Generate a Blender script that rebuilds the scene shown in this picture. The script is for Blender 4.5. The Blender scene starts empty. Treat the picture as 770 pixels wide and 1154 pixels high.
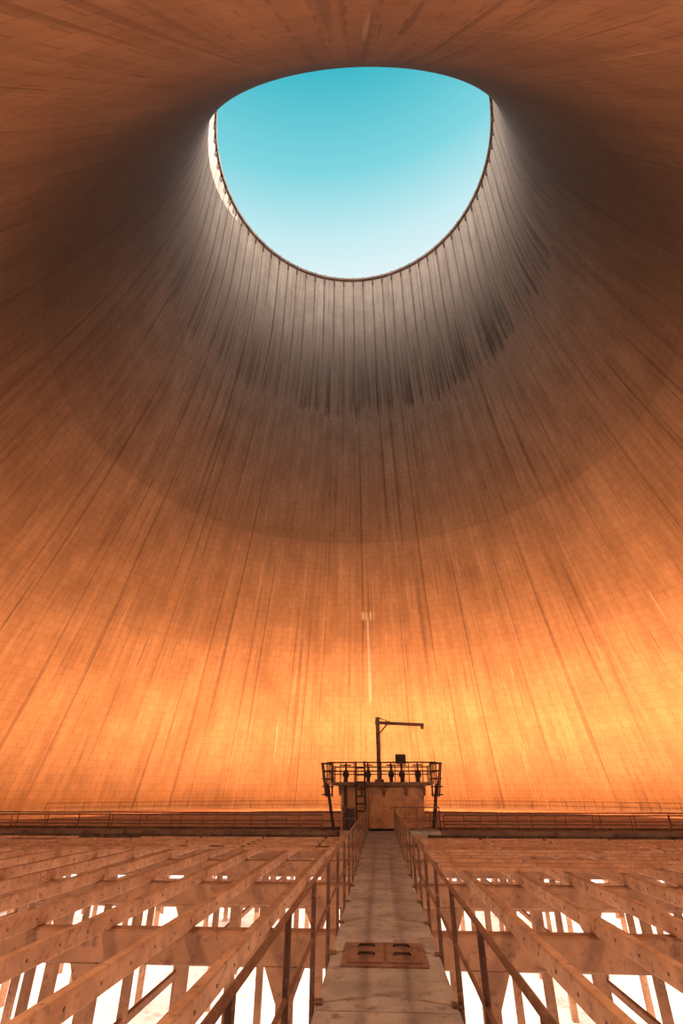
import bpy, bmesh, math, random
from mathutils import Vector, Matrix
random.seed(7)
S=bpy.context.scene
COL=S.collection
try:
    S.view_settings.view_transform='Standard'
    S.view_settings.look='None'
except Exception: pass

# ---------------------------------------------------------------- helpers
def new_mat(name):
    m=bpy.data.materials.new(name); m.use_nodes=True
    nt=m.node_tree; nt.nodes.clear()
    o=nt.nodes.new('ShaderNodeOutputMaterial'); b=nt.nodes.new('ShaderNodeBsdfPrincipled')
    nt.links.new(b.outputs[0],o.inputs[0])
    return m,nt,b
class NT:
    def __init__(s,nt): s.nt=nt
    def n(s,t,**k):
        x=s.nt.nodes.new(t)
        for a,v in k.items(): setattr(x,a,v)
        return x
    def put(s,inp,v):
        if v is None: return
        if hasattr(v,'is_linked'): s.nt.links.new(v,inp)
        else:
            if isinstance(v,(tuple,list)) and len(v)==3 and inp.type=='RGBA': v=(*v,1)
            inp.default_value=v
    def math(s,op,a,b=None,c=None,clamp=False):
        x=s.n('ShaderNodeMath',operation=op); x.use_clamp=clamp
        s.put(x.inputs[0],a); s.put(x.inputs[1],b)
        if c is not None: s.put(x.inputs[2],c)
        return x.outputs[0]
    def mix(s,f,a,b,mode='MIX'):
        x=s.n('ShaderNodeMix',data_type='RGBA',blend_type=mode)
        s.put(x.inputs[0],f); s.put(x.inputs[6],a); s.put(x.inputs[7],b)
        return x.outputs[2]
    def noise(s,vec,scale,detail=4,rough=.55):
        x=s.n('ShaderNodeTexNoise'); s.put(x.inputs['Vector'],vec)
        x.inputs['Scale'].default_value=scale; x.inputs['Detail'].default_value=detail; x.inputs['Roughness'].default_value=rough
        return x.outputs[0]
    def vec(s,x,y,z=0.):
        c=s.n('ShaderNodeCombineXYZ'); s.put(c.inputs[0],x); s.put(c.inputs[1],y); s.put(c.inputs[2],z); return c.outputs[0]
    def rng(s,v,a,b,c=0.,d=1.,smooth=True):
        x=s.n('ShaderNodeMapRange'); x.interpolation_type='SMOOTHSTEP' if smooth else 'LINEAR'
        s.put(x.inputs[0],v); 
        for i,q in enumerate((a,b,c,d)): s.put(x.inputs[i+1],q)
        return x.outputs[0]

def simple(name,c1,c2,scale=2.,rough=.85,metal=0.,bump=.2,c3=None,streak=False):
    m,nt,b=new_mat(name); g=NT(nt)
    tc=g.n('ShaderNodeTexCoord').outputs['Object']
    a=g.noise(tc,scale,6,.65)
    col=g.mix(g.rng(a,.35,.65),c1,c2)
    if c3 is not None:
        a2=g.noise(tc,scale*3.7,5,.7)
        col=g.mix(g.rng(a2,.52,.70),col,c3)
    g.put(b.inputs['Base Color'],col)
    b.inputs['Roughness'].default_value=rough; b.inputs['Metallic'].default_value=metal
    bp=g.n('ShaderNodeBump'); bp.inputs['Strength'].default_value=bump; bp.inputs['Distance'].default_value=.02
    g.put(bp.inputs['Height'],g.noise(tc,scale*14,5,.7)); g.put(b.inputs['Normal'],bp.outputs[0])
    return m

MAT={}
MAT['conc']=simple('beam_concrete',(.68,.39,.23),(.50,.27,.155),1.3,c3=(.30,.155,.09),bump=.3)
MAT['conc2']=simple('dark_beam_concrete',(.44,.22,.12),(.32,.155,.08),1.1,c3=(.20,.095,.055),bump=.3)  # darker beam concrete for the lower and far deck parts
MAT['walk']=simple('walkway_concrete',(.42,.355,.31),(.28,.235,.205),1.4,c3=(.18,.145,.125),bump=.6)
MAT['dark']=simple('stained_concrete',(.26,.17,.12),(.15,.09,.065),.7,c3=(.09,.055,.04),bump=.4)
MAT['steel']=simple('rusty_steel',(.20,.11,.08),(.11,.06,.04),5,rough=.5,metal=.3,c3=(.30,.19,.15))
MAT['black']=simple('dark_iron',(.04,.028,.024),(.07,.04,.03),5,rough=.6,metal=.3)
MAT['floor']=simple('basin_floor_silt',(.88,.87,.86),(.76,.74,.72),.25,c3=(.5,.46,.42),bump=.6)
MAT['hatch']=simple('rusted_hatch_plate',(.26,.13,.09),(.17,.08,.055),6,rough=.7,c3=(.36,.21,.14))

class MB:
    """mesh builder: many shaped pieces gathered in one mesh"""
    def __init__(s): s.bm=bmesh.new()
    def hexa(s,P):
        v=[s.bm.verts.new(p) for p in P]
        for f in ((0,3,2,1),(4,5,6,7),(0,1,5,4),(1,2,6,5),(2,3,7,6),(3,0,4,7)): s.bm.faces.new([v[i] for i in f])
    def box(s,x0,x1,y0,y1,z0,z1): 
        s.hexa([(x0,y0,z0),(x1,y0,z0),(x1,y1,z0),(x0,y1,z0),(x0,y0,z1),(x1,y0,z1),(x1,y1,z1),(x0,y1,z1)])
    def sweep(s,p,q,prof,up=(0,0,1)):
        p=Vector(p);q=Vector(q);d=(q-p).normalized();up=Vector(up)
        if abs(d.dot(up))>.99: up=Vector((0,1,0))
        sx=d.cross(up).normalized(); sy=sx.cross(d)
        A=[s.bm.verts.new(p+sx*a+sy*b) for a,b in prof]; B=[s.bm.verts.new(q+sx*a+sy*b) for a,b in prof]
        n=len(prof)
        for i in range(n): s.bm.faces.new((A[i],A[(i+1)%n],B[(i+1)%n],B[i]))
        s.bm.faces.new(A[::-1]); s.bm.faces.new(B)
    def beam(s,p,q,w,h,c=.02):
        a=w/2;b=h/2
        s.sweep(p,q,[(-a+c,-b),(a-c,-b),(a,-b+c),(a,b-c),(a-c,b),(-a+c,b),(-a,b-c),(-a,-b+c)])
    def tube(s,p,q,r,n=8):
        s.sweep(p,q,[(r*math.cos(2*math.pi*i/n),r*math.sin(2*math.pi*i/n)) for i in range(n)])
    def ring(s,c,r,t,axis='Z',n=20,m=6):
        c=Vector(c);V=[]
        for i in range(n):
            a=2*math.pi*i/n;row=[]
            for j in range(m):
                b=2*math.pi*j/m;rr=r+t*math.cos(b);h=t*math.sin(b)
                p={'Z':(rr*math.cos(a),rr*math.sin(a),h),'Y':(rr*math.cos(a),h,rr*math.sin(a)),'X':(h,rr*math.cos(a),rr*math.sin(a))}[axis]
                row.append(s.bm.verts.new(c+Vector(p)))
            V.append(row)
        for i in range(n):
            for j in range(m): s.bm.faces.new((V[i][j],V[(i+1)%n][j],V[(i+1)%n][(j+1)%m],V[i][(j+1)%m]))
    def make(s,name,mat,parent=None,smooth=False):
        bmesh.ops.recalc_face_normals(s.bm,faces=s.bm.faces)
        me=bpy.data.meshes.new(name); s.bm.to_mesh(me); s.bm.free()
        if smooth:
            for p in me.polygons:p.use_smooth=True
        me.materials.append(MAT[mat] if isinstance(mat,str) else mat)
        o=bpy.data.objects.new(name,me); COL.objects.link(o)
        if parent: o.parent=parent
        return o
def empty(name):
    o=bpy.data.objects.new(name,None); COL.objects.link(o); return o

# ---------------------------------------------------------------- dimensions (m)
EYE=1.7; H=90.; CX,CY=-1.0,42.6
def rad(z):
    k=(z-EYE)/H
    return H*math.sqrt(.245**2+(.521*(k-.843))**2) if k<.843 else H*math.sqrt(.245**2+(.05*(k-.843))**2)
ZT=EYE+H; ZB=-1.6; ZG=-9.0

# ---------------------------------------------------------------- shell
def shell():
    bm=bmesh.new(); uvl=bm.loops.layers.uv.new('UVMap')
    NU=288; zs=[ZB+(ZT-ZB)*i/120 for i in range(121)]
    rings=[]
    prof=[(rad(z),z) for z in zs]
    outer=[(rad(z)+.35+.5*(1-(z-ZB)/(ZT-ZB)),z) for z in zs[::-1]]
    allp=prof+outer
    for r,z in allp:
        rings.append([bm.verts.new((CX+r*math.cos(-math.pi/2+2*math.pi*i/NU),CY+r*math.sin(-math.pi/2+2*math.pi*i/NU),z)) for i in range(NU)])
    n=len(rings)
    for j in range(n):
        a=rings[j];b=rings[(j+1)%n]
        for i in range(NU):
            i2=(i+1)%NU
            f=bm.faces.new((a[i],b[i],b[i2],a[i2])); f.smooth=(j not in (120,n-1))
            for l,(uu,jj) in zip(f.loops,((i,j),(i,(j+1)%n),(i+1,(j+1)%n),(i+1,j))):
                l[uvl].uv=(uu/NU,(allp[jj][1]-EYE)/H)
    me=bpy.data.meshes.new('wall_cooling_tower_shell'); bm.to_mesh(me); bm.free()
    o=bpy.data.objects.new('wall_cooling_tower_shell',me); COL.objects.link(o)
    m,nt,b=new_mat('shell_concrete'); g=NT(nt)
    uv=g.n('ShaderNodeUVMap',uv_map='UVMap').outputs[0]
    sp=g.n('ShaderNodeSeparateXYZ'); g.put(sp.inputs[0],uv); u,k=sp.outputs[0],sp.outputs[1]
    # formwork lifts and panels
    br=g.n('ShaderNodeTexBrick'); g.put(br.inputs['Vector'],g.vec(g.math('MULTIPLY',u,150.),g.math('MULTIPLY',k,104.)))
    br.inputs['Scale'].default_value=1; br.inputs['Brick Width'].default_value=1.; br.inputs['Row Height'].default_value=1.
    br.inputs['Mortar Size'].default_value=.04; br.inputs['Mortar Smooth'].default_value=.5; br.inputs['Bias'].default_value=0
    br.inputs['Color1'].default_value=(1,1,1,1); br.inputs['Color2'].default_value=(.95,.95,.95,1); br.inputs['Mortar'].default_value=(.77,.75,.74,1)
    # streaks
    s1=g.noise(g.vec(g.math('MULTIPLY',u,210.),g.math('MULTIPLY',k,5.)),1.,5,.6)
    s2=g.noise(g.vec(g.math('MULTIPLY',u,230.),g.math('MULTIPLY',k,1.3),5.),1.,2,.5)
    s3=g.noise(g.vec(g.math('MULTIPLY',u,620.),g.math('MULTIPLY',k,8.),9.),1.,2,.5)
    s4=g.noise(g.vec(g.math('MULTIPLY',u,380.),g.math('MULTIPLY',k,2.5),21.),1.,3,.5)
    mot=g.noise(g.vec(g.math('MULTIPLY',u,40.),g.math('MULTIPLY',k,14.),3.),1.,8,.7)
    low=(.38,.225,.12); high=(.335,.275,.225)
    col=g.mix(g.rng(k,.25,.66),low,high)  # warm light from below is partly put into the lower wall colour
    col=g.mix(1.,col,g.mix(g.rng(s1,.3,.7),(.82,.79,.77),(1.09,1.09,1.09)),'MULTIPLY')
    col=g.mix(g.rng(s2,.62,.66,0.,.48),col,(.13,.065,.035))
    col=g.mix(g.rng(s4,.62,.69,0.,.45),col,(.14,.075,.045))
    col=g.mix(g.rng(s3,.65,.72,0.,.55),col,(.12,.065,.04))
    col=g.mix(g.rng(s3,.24,.33,.5,0.),col,(.62,.48,.36))
    col=g.mix(1.,col,g.mix(g.rng(mot,.3,.7),(.82,.79,.77),(1.12,1.12,1.12)),'MULTIPLY')
    # construction bands
    kk=g.math('ADD',k,g.math('MULTIPLY',g.math('SUBTRACT',s1,.5),.012))
    band=g.rng(kk,.386,.394,1.08,.90); col=g.mix(1.,col,g.vec(band,band,band),'MULTIPLY')
    band=g.rng(kk,.205,.215,1.08,1.); col=g.mix(1.,col,g.vec(band,band,band),'MULTIPLY')
    # shade on the near upper side of the shell, put into its colour
    near_shade=g.math('MULTIPLY',g.rng(g.math('ABSOLUTE',g.math('SUBTRACT',u,.5)),.18,.38,0.,.86),g.rng(k,.12,.40))
    near_shade=g.math('MULTIPLY',near_shade,g.rng(k,.62,.80,1.,.3))
    col=g.mix(near_shade,col,(.04,.032,.027))
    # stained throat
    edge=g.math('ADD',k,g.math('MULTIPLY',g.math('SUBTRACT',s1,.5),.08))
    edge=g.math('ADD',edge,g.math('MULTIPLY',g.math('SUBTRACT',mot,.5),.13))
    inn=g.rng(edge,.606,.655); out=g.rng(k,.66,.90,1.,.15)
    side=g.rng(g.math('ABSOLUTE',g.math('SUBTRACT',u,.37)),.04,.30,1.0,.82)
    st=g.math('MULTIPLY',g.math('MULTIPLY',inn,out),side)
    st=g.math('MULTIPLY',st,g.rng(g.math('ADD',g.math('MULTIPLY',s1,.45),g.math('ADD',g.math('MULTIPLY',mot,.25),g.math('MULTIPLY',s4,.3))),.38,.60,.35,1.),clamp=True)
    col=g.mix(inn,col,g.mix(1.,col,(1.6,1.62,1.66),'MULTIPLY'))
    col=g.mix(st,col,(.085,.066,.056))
    # regular drip lines under each rim post
    fr=g.math('ABSOLUTE',g.math('SUBTRACT',g.math('FRACT',g.math('MULTIPLY',u,72.)),.5))
    dl=g.math('MULTIPLY',g.rng(fr,.0,.12,1.,0.),g.rng(g.math('ADD',k,g.math('MULTIPLY',g.math('SUBTRACT',s2,.5),.5)),.70,.82,0.,.7))
    col=g.mix(dl,col,(.06,.045,.04))
    # pale lime run opposite the walkway
    ll=g.math('MULTIPLY',g.rng(g.math('ABSOLUTE',g.math('SUBTRACT',u,.5)),.0004,.0012,1.,0.),g.math('MULTIPLY',g.rng(k,.12,.15),g.rng(k,.26,.28,1.,0.)))
    ll2=g.math('MULTIPLY',g.rng(g.math('ABSOLUTE',g.math('SUBTRACT',u,.5)),.003,.006,1.,0.),g.math('MULTIPLY',g.rng(k,.262,.268),g.rng(k,.274,.28,1.,0.)))
    ll=g.math('MAXIMUM',g.math('MULTIPLY',ll,.7),g.math('MULTIPLY',ll2,g.rng(s3,.4,.55)))
    col=g.mix(g.math('MULTIPLY',ll,.6),col,(.8,.7,.6))
    col=g.mix(1.,col,br.outputs['Color'],'MULTIPLY')
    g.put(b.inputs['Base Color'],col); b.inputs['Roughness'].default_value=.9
    bp=g.n('ShaderNodeBump'); bp.inputs['Strength'].default_value=.4; bp.inputs['Distance'].default_value=.05
    g.put(bp.inputs['Height'],br.outputs['Color']); g.put(b.inputs['Normal'],bp.outputs[0])
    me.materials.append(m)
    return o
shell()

# rim: lip, rail, posts
R=rad(ZT)
rim=empty('tower_rim_railing')
mb=MB(); N=144
for i in range(N):
    a=2*math.pi*i/N;b_=2*math.pi*(i+1)/N
    P=lambda a,r,z:(CX+r*math.cos(a),CY+r*math.sin(a),z)
    mb.hexa([P(a,R-.35,ZT-.5),P(a,R+.4,ZT-.5),P(b_,R+.4,ZT-.5),P(b_,R-.35,ZT-.5),P(a,R-.35,ZT+.02),P(a,R+.4,ZT+.02),P(b_,R+.4,ZT+.02),P(b_,R-.35,ZT+.02)])
mb.make('rim_lip','dark',rim)
mb=MB()
for i in range(72):
    a=-math.pi/2+2*math.pi*(i+.5)/72
    mb.beam((CX+(R-.2)*math.cos(a),CY+(R-.2)*math.sin(a),ZT-2.2),(CX+(R-.2)*math.cos(a),CY+(R-.2)*math.sin(a),ZT+.35),.16,.16)
mb.make('rim_posts','black',rim)

# base ring beam + raking inlet columns
mb=MB(); r0=rad(ZB)+.4
for i in range(N):
    a=2*math.pi*i/N;b_=2*math.pi*(i+1)/N
    P=lambda a,r,z:(CX+r*math.cos(a),CY+r*math.sin(a),z)
    mb.hexa([P(a,r0-.5,ZB-.9),P(a,r0+.6,ZB-.9),P(b_,r0+.6,ZB-.9),P(b_,r0-.5,ZB-.9),P(a,r0-.5,ZB+.0),P(a,r0+.6,ZB+.0),P(b_,r0+.6,ZB+.0),P(b_,r0-.5,ZB+.0)])
for i in range(48):
    a=2*math.pi*i/48; a2=a+2*math.pi/96; a0=a-2*math.pi/96
    for e in(a0,a2): mb.beam((CX+(r0+3)*math.cos(a),CY+(r0+3)*math.sin(a),ZG-.2),(CX+r0*math.cos(e),CY+r0*math.sin(e),ZB-.5),.55,.55,.1)
mb.make('raking_inlet_columns','conc')

# ---------------------------------------------------------------- floor
bm=bmesh.new(); bmesh.ops.create_grid(bm,x_segments=160,y_segments=160,size=60)
from mathutils import noise as mn
for v in bm.verts:
    d=v.co.length
    if d<46: v.co.z=max(0,mn.noise(v.co*.35))*1.0*max(0,min(1,(46-d)/4))
    v.co+=Vector((CX,CY,ZG))
me=bpy.data.meshes.new('floor');bm.to_mesh(me);bm.free();me.materials.append(MAT['floor'])
for p in me.polygons:p.use_smooth=True
COL.objects.link(bpy.data.objects.new('floor',me))
mb=MB(); 
n=64
vi=[mb.bm.verts.new((CX+58*math.cos(2*math.pi*i/n),CY+58*math.sin(2*math.pi*i/n),ZG-.02)) for i in range(n)]
vo=[mb.bm.verts.new((CX+600*math.cos(2*math.pi*i/n),CY+600*math.sin(2*math.pi*i/n),ZG-.02)) for i in range(n)]
for i in range(n): mb.bm.faces.new((vi[i],vi[(i+1)%n],vo[(i+1)%n],vo[i]))
mb.make('ground_outside','floor')

# ---------------------------------------------------------------- deck grid
def chordY(x,r=42.9):
    q=r*r-(x-CX)**2
    return (CY-math.sqrt(q),CY+math.sqrt(q)) if q>1 else None
def chordX(y,r=42.9):
    q=r*r-(y-CY)**2
    return (CX-math.sqrt(q),CX+math.sqrt(q)) if q>1 else None
deck=empty('fill_support_deck')
YB=-.65  # centre height of long beams (top -.5)
mb=MB(); lug=MB()
for sgn in(-1,1):
    for i in range(26):
        X=sgn*((2.45 if sgn<0 else 2.65)+(1.66 if sgn<0 else 1.58)*i+random.uniform(-.04,.04))
        c=chordY(X)
        if not c: continue
        mb.beam((X,c[0],YB),(X,c[1],YB),.19,.30,.025)
        if i<8:
            y=max(c[0],2.)+.4
            while y<31:
                for s_ in(-1,1): lug.box(X+s_*.095-.012,X+s_*.095+.012,y,y+.04,YB-.02,YB+.02)
                y+=.95
mb.make('long_beams','conc',deck)
lug.make('beam_socket_plugs','dark',deck)
mb=MB(); yc=[1.1+6*i for i in range(15)]; mc=MB(); ml=MB()
for y in yc:
    c=chordX(y)
    if not c: continue
    mb.beam((c[0],y,-1.08),(c[1],y,-1.08),.40,.56,.04)
    for sg in(-1,1):
        x=2.0
        while True:
            X=sg*x
            if X<c[0]+.3 or X>c[1]-.3: break
            mc.beam((X,y,ZG-.2),(X,y,-1.36),.32,.32,.04)
            mc.hexa([(X-.16,y-.16,-1.9),(X+.16,y-.16,-1.9),(X+.16,y+.16,-1.9),(X-.16,y+.16,-1.9),(X-.4,y-.19,-1.35),(X+.4,y-.19,-1.35),(X+.4,y+.19,-1.35),(X-.4,y+.19,-1.35)])
            x+=4.0
for y in yc[::2]:
    c=chordX(y)
    if c: ml.beam((c[0],y,-6.2),(c[1],y,-6.2),.22,.3,.03)
for sg in(-1,1):
    for i in range(5):
        x=sg*(2.0+8*i); c=chordY(x)
        if c: ml.beam((x,c[0],-5.9),(x,c[1],-5.9),.2,.3,.03)
mb.make('cross_beams','conc2',deck); mc.make('columns','conc2',deck); ml.make('lower_tie_beams','conc2',deck)
# drift-eliminator laths: dense far part of the deck
def laths(mb,x0,x1,y0,y1,st,L):
    y=y0
    while y<y1:
        xa=x0
        while xa<x1:
            xb=min(xa+L-.15,x1)
            cc=chordX(y)
            if cc and xa>cc[0] and xb<cc[1] and random.random()>.08:
                z=-.44+random.uniform(-.01,.015)
                mb.hexa([(xa,y,z-.05),(xb,y,z-.05),(xb,y+.22,z-.05),(xa,y+.22,z-.05),(xa,y+.03,z+.05),(xb,y+.03,z+.05),(xb,y+.19,z+.05),(xa,y+.19,z+.05)])
            xa+=L
        y+=st
mb=MB()
laths(mb,1.9,36,19.3,31.2,1.1,3.16)
laths(mb,-36,-1.6,25.2,31.2,1.1,3.32)
mb.make('eliminator_laths','conc',deck)
mb=MB(); laths(mb,-42,42,39,84,.7,3.2)
mb.make('far_eliminator_laths','conc2',deck)

# ---------------------------------------------------------------- central walkway
wk=empty('concrete_walkway')
mb=MB(); y=-.4; L=3.2
while y<30.4:
    e=min(y+L,30.4)
    mb.beam((0,y+.008,-.09),(0,e-.008,-.09),1.30,.18,.02); y=e
for s_ in(-1,1): mb.beam((s_*.5,-.3,-.42),(s_*.5,30.4,-.42),.2,.5,.02)
mb.make('slabs','walk',wk)
mb=MB()
mb.box(-.50,.48,7.25,8.25,-.01,.015)
hx=mb
hx.box(-.42,-.02,7.35,8.15,.015,.03); hx.box(.02,.40,7.35,8.15,.015,.03)
mb.make('access_hatch','hatch',wk)
mb=MB()
for x,yy in((-.22,7.62),(.2,7.62),(-.22,7.98),(.2,7.98)):
    mb.tube((x-.09,yy,.05),(x+.09,yy,.05),.012); mb.tube((x-.09,yy,.02),(x-.09,yy,.05),.012); mb.tube((x+.09,yy,.02),(x+.09,yy,.05),.012)
mb.make('hatch_handles','black',wk)

def railing(mb,pts,h=1.0,step=1.6,z=0.,mid=.52,r=.022,bot=-.35):
    for (a,b) in zip(pts[:-1],pts[1:]):
        A=Vector((*a,0));B=Vector((*b,0));L=(B-A).length;n=max(1,round(L/step))
        for t in(h,mid): mb.tube(A+Vector((0,0,z+t)),B+Vector((0,0,z+t)),r if t==h else r*.85)
        for i in range(n+1):
            p=A.lerp(B,i/n); mb.beam(p+Vector((0,0,z+bot)),p+Vector((0,0,z+h)),.045,.045,.008)
mb=MB()
railing(mb,[(-.69,-.3),(-.69,28.8)],h=.92,mid=.46); railing(mb,[(.67,-.3),(.67,28.8)],h=.87,mid=.44)
# bolted feet
for s_ in(-1,1):
    n=18
    for i in range(n+1): 
        y=-.3+29.1*i/n; mb.box(s_*.64-.05,s_*.64+.05,y-.06,y+.06,0.001,.02)
mb.make('handrails','steel',wk)

# ---------------------------------------------------------------- transverse distribution channel
ch=empty('distribution_channel')
mb=MB(); c=chordX(33.5,42.5); CZ=-.28
def chan(x0,x1):
    mb.beam((x0,33.5,CZ-.5),(x1,33.5,CZ-.5),3.2,1.0,.03)
    mb.box(x0,x1,31.6,31.9,CZ-.07,CZ+.11); mb.box(x0,x1,35.1,35.4,CZ-.07,CZ+.11)
    x=x0
    while x<x1: mb.box(x,min(x+.3,x1),31.75,31.9,CZ-.95,CZ-.05); x+=3.
chan(c[0],-2.3); chan(2.5,c[1])
mb.make('channel_body','dark',ch)
mb=MB()
railing(mb,[(c[0],31.8),(-3.2,31.8)],h=.85,mid=.42,step=2.0,z=CZ,bot=0,r=.03); railing(mb,[(3.4,31.8),(c[1],31.8)],h=.85,mid=.42,step=2.,z=CZ,bot=0,r=.03)
railing(mb,[(c[0],35.2),(c[1],35.2)],h=.85,mid=.42,step=2.0,z=CZ,bot=0,r=.03)
mb.make('channel_handrails','steel',ch)

# perimeter gallery with railing and fascia along the wall
mb=MB(); n=120; rr=43.3
pts=[(CX+rr*math.cos(2*math.pi*i/n),CY+rr*math.sin(2*math.pi*i/n)) for i in range(n+1)]
railing(mb,pts[10:51],h=1.,step=2.3,z=-.5,bot=0)
pr=mb.make('perimeter_handrail','steel')
mb=MB()
for i in range(-6,66):
    a=2*math.pi*i/n;b_=2*math.pi*(i+1)/n
    P=lambda a,r,z:(CX+r*math.cos(a),CY+r*math.sin(a),z)
    mb.hexa([P(a,43.1,-.8),P(a,46.05,-.8),P(b_,46.05,-.8),P(b_,43.1,-.8),P(a,43.1,-.5),P(a,46.05,-.5),P(b_,46.05,-.5),P(b_,43.1,-.5)])
    mb.hexa([P(a,43.1,-4.2),P(a,43.3,-4.2),P(b_,43.3,-4.2),P(b_,43.1,-4.2),P(a,43.1,-.8),P(a,43.3,-.8),P(b_,43.3,-.8),P(b_,43.1,-.8)])
mb.make('floor_perimeter_gallery','conc2')

# ---------------------------------------------------------------- riser valve house
vh=empty('riser_valve_house')
XH=.12; Y0,Y1=31.3,36.6; ZH=1.98
mb=MB()
mb.box(XH-2.25,XH+2.25,Y0,Y1,-1.6,ZH)
mb.box(XH-2.32,XH+2.32,Y0-.07,Y1+.07,-1.6,-.1)
for x in(-2.25,-.75,.75,2.1): mb.box(XH+x,XH+x+.15,Y0-.06,Y0+.02,-.1,ZH)
mb.make('chamber','conc',vh)
mb=MB(); mb.box(XH-2.75,XH+2.75,Y0-.5,Y1+.4,ZH,ZH+.16)
for x in(-2.3,-1.1,.1,1.3,2.3): mb.hexa([(XH+x-.06,Y0-.05,ZH-.5),(XH+x+.06,Y0-.05,ZH-.5),(XH+x+.06,Y0,ZH-.5),(XH+x-.06,Y0,ZH-.5),(XH+x-.06,Y0-.45,ZH),(XH+x+.06,Y0-.45,ZH),(XH+x+.06,Y0,ZH),(XH+x-.06,Y0,ZH)])
mb.make('platform_slab','dark',vh)
mb=MB(); zt=ZH+.16
railing(mb,[(XH-3.0,Y0-.45),(XH+3.0,Y0-.45),(XH+3.0,Y1+.3),(XH-3.,Y1+.3),(XH-3.,Y0-.45)],h=.95,step=.75,z=zt,bot=-.1,r=.036)
# side cages / leaning access ladders
for s_ in(-1,1):
    x=XH+s_*3.0
    for dy in(0,.9):
        mb.tube((x,Y0-.4+dy,zt-.1),(x-s_*.35,Y0-.4+dy,-.1),.045)
        mb.tube((x+s_*.3,Y0-.4+dy,zt+.95),(x+s_*.05,Y0-.4+dy,zt-.7),.04)
    for i in range(9):
        t=i/9; zz=zt-.1-(zt)*t; mb.tube((x-s_*.35*t,Y0-.4,zz),(x-s_*.35*t,Y0+.5,zz),.025)
    for i in range(5):
        zz=zt-.6+i*.38; mb.tube((x+s_*.28,Y0-.4,zz),(x-s_*.3,Y0-.4,zz),.03)
        mb.tube((x+s_*.28,Y0+.5,zz),(x-s_*.3,Y0+.5,zz),.03)
    mb.beam((x-s_*.3,Y0-.4,zt-.7),(x-s_*.3,Y0-.4,zt+.9),.08,.08)
mb.make('platform_railing','black',vh)
# front ladder + riser pipe on the left
mb=MB(); lx=XH-1.15
for dx in(-.24,.24): mb.tube((lx+dx,Y0-.62,-.1),(lx+dx,Y0-.62,zt+1.0),.055)
for i in range(9): mb.tube((lx-.24,Y0-.62,.1+i*.34),(lx+.24,Y0-.62,.1+i*.34),.04)
mb.make('front_ladder','black',vh)
mb=MB()
mb.tube((XH-2.0,Y0-.3,-.3),(XH-2.0,Y0-.3,zt+.2),.09,12); mb.ring((XH-2.0,Y0-.3,.9),.12,.03); mb.ring((XH-2.0,Y0-.3,.1),.12,.03)
mb.make('standpipe','black',vh)
# valve hand-wheels on pedestals
mb=MB()
for x in(-2.0,-.75,.55,1.15,2.05):
    mb.beam((XH+x,Y0+.5,zt),(XH+x,Y0+.5,zt+.6),.2,.2,.04); mb.tube((XH+x,Y0+.5,zt+.6),(XH+x,Y0+.5,zt+.95),.05)
    mb.ring((XH+x,Y0+.5,zt+.85),.27,.03)
    for a in range(4):
        t=a*math.pi/4; mb.tube((XH+x-.27*math.cos(t),Y0+.5-.27*math.sin(t),zt+.85),(XH+x+.27*math.cos(t),Y0+.5+.27*math.sin(t),zt+.85),.018,6)
    mb.box(XH+x-.16,XH+x+.16,Y0+.35,Y0+.65,zt+.25,zt+.5)
mb.make('valve_handwheels','black',vh)
mb=MB()
mb.box(XH+.85,XH+1.45,Y0+1.2,Y0+1.4,zt+.95,zt+1.45); mb.tube((XH+1.15,Y0+1.3,zt),(XH+1.15,Y0+1.3,zt+.95),.04)
mb.make('control_panel','black',vh)
# jib crane
mb=MB(); jx,jy=XH-.12,Y0+1.0; jt=zt+3.45
mb.tube((jx,jy,zt),(jx,jy,jt),.12,12); mb.tube((jx,jy,zt),(jx,jy,zt+.15),.26,12)
mb.beam((jx-.15,jy,jt-.3),(jx+2.75,jy,jt-.44),.14,.17,.01)
mb.tube((jx,jy,jt-1.0),(jx+.6,jy,jt-.36),.04)
mb.tube((jx,jy,jt),(jx+.9,jy,jt-.33),.03)
mb.box(jx+2.55,jx+2.72,jy-.06,jy+.06,jt-.68,jt-.5)
mb.make('jib_crane','dark',vh)
# gate posts / landing at walkway end
ld=empty('landing_platform')
mb=MB(); mb.box(-1.9,2.9,29.0,31.2,-.16,0.); mb.make('landing_slab','walk',ld)
mb=MB(); railing(mb,[(.69,29.0),(2.9,29.0),(2.9,31.1)],step=.9,bot=0.); railing(mb,[(-.69,29.0),(-1.85,29.0),(-1.85,31.1)],step=.6,bot=0.)
mb.make('landing_railing','steel',ld)
mb=MB(); mb.box(-1.7,-1.25,29.3,29.8,0,.85); mb.box(-1.75,-1.2,29.25,29.85,.85,.92); mb.box(-1.55,-1.4,29.27,29.3,.3,.6); mb.make('junction_box','black',ld)

# ---------------------------------------------------------------- camera
f=560.5; yaw=math.radians(3.84); th=math.radians(29.31)
cd=bpy.data.cameras.new('camera'); cam=bpy.data.objects.new('camera',cd); COL.objects.link(cam)
cd.sensor_fit='VERTICAL'; cd.sensor_height=36; cd.lens=f/1154*36; cd.clip_end=2000; cd.clip_start=.05
cam.location=(0,0,EYE); cam.rotation_euler=(math.pi/2+th,0,yaw)
S.camera=cam

# ---------------------------------------------------------------- light
def area(name,loc,sx,sy,power,col,normal=None,spread=None):
    l=bpy.data.lights.new(name,'AREA'); l.shape='RECTANGLE'; l.size=sx; l.size_y=sy; l.energy=power; l.color=col
    if spread: l.spread=math.radians(spread)
    o=bpy.data.objects.new(name,l); o.location=loc; COL.objects.link(o)
    if normal is not None:
        z=-Vector(normal).normalized(); x=Vector((0,0,1)).cross(z).normalized(); y=z.cross(x)
        o.rotation_euler=Matrix((x,y,z)).transposed().to_euler()
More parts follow.
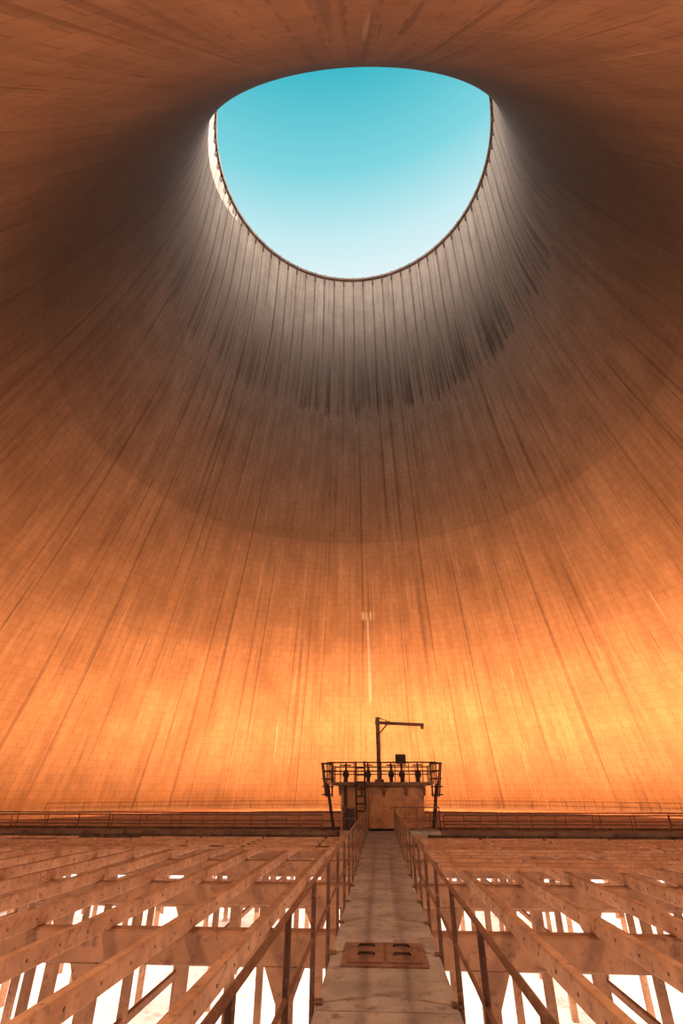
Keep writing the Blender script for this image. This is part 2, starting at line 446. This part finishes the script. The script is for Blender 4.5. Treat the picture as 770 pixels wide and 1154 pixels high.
# fill lamps added under the deck to brighten the floor and its bounce
for i in range(-1,2):
    for j,e in((-1,2200),(0,4000),(1,3200)):
        area('basin_fill_light',(CX+i*24,CY+j*24,-6.6),22,22,e,(1,.78,.62))
# added fill lights turned to the shell for the warm glow low down
for i in range(20):
    a=math.radians(-25+230*i/19)
    p=3000*(.50+.36*max(-.2,math.sin(a))+.20*math.cos(a))
    area('wall_fill_light',(CX+27*math.cos(a),CY+27*math.sin(a),.9),5,1.2,p,(1,.45,.185),(math.cos(a)*.80,math.sin(a)*.80,.60),140)
# two unseen fill lights added out of view to brighten the deck
for s_ in(-1,1):
    area('deck_fill_light',(s_*9,3.0,8.5),1.6,1.0,1000,(1,.60,.36),(-s_*.1,.55,-.6))
sun=bpy.data.lights.new('sun','SUN'); sun.energy=13; sun.angle=.01; sun.color=(1,.93,.84)
so=bpy.data.objects.new('sun',sun); COL.objects.link(so)
az=math.radians(54); el=math.radians(12)
d=Vector((math.cos(az)*math.cos(el),math.sin(az)*math.cos(el),math.sin(el)))
so.rotation_euler=d.to_track_quat('Z','Y').to_euler()

w=bpy.data.worlds.new('sky'); S.world=w; w.use_nodes=True; nt=w.node_tree; nt.nodes.clear(); g=NT(nt)
o=g.n('ShaderNodeOutputWorld'); bg=g.n('ShaderNodeBackground'); nt.links.new(bg.outputs[0],o.inputs[0])
tc=g.n('ShaderNodeTexCoord').outputs['Generated']
sp=g.n('ShaderNodeSeparateXYZ'); g.put(sp.inputs[0],tc)
ang=g.math('ARCSINE',sp.outputs[2])
t=g.math('ADD',g.math('MULTIPLY',ang,180/math.pi/90),g.math('MULTIPLY',sp.outputs[0],-.06))
r=g.n('ShaderNodeValToRGB'); g.put(r.inputs[0],t)
E=r.color_ramp.elements
E[0].position=0.; E[0].color=(3.0,2.7,2.4,1)
E[1].position=1.; E[1].color=(.01,.30,.42,1)
for p,c_ in((.50,(2.7,2.5,2.4,1)),(.59,(.84,.93,.95,1)),(.65,(.56,.84,.89,1)),(.71,(.22,.68,.76,1)),(.79,(.05,.49,.59,1))):
    e=E.new(p); e.color=c_
g.put(bg.inputs[0],r.outputs[0]); bg.inputs[1].default_value=1.0
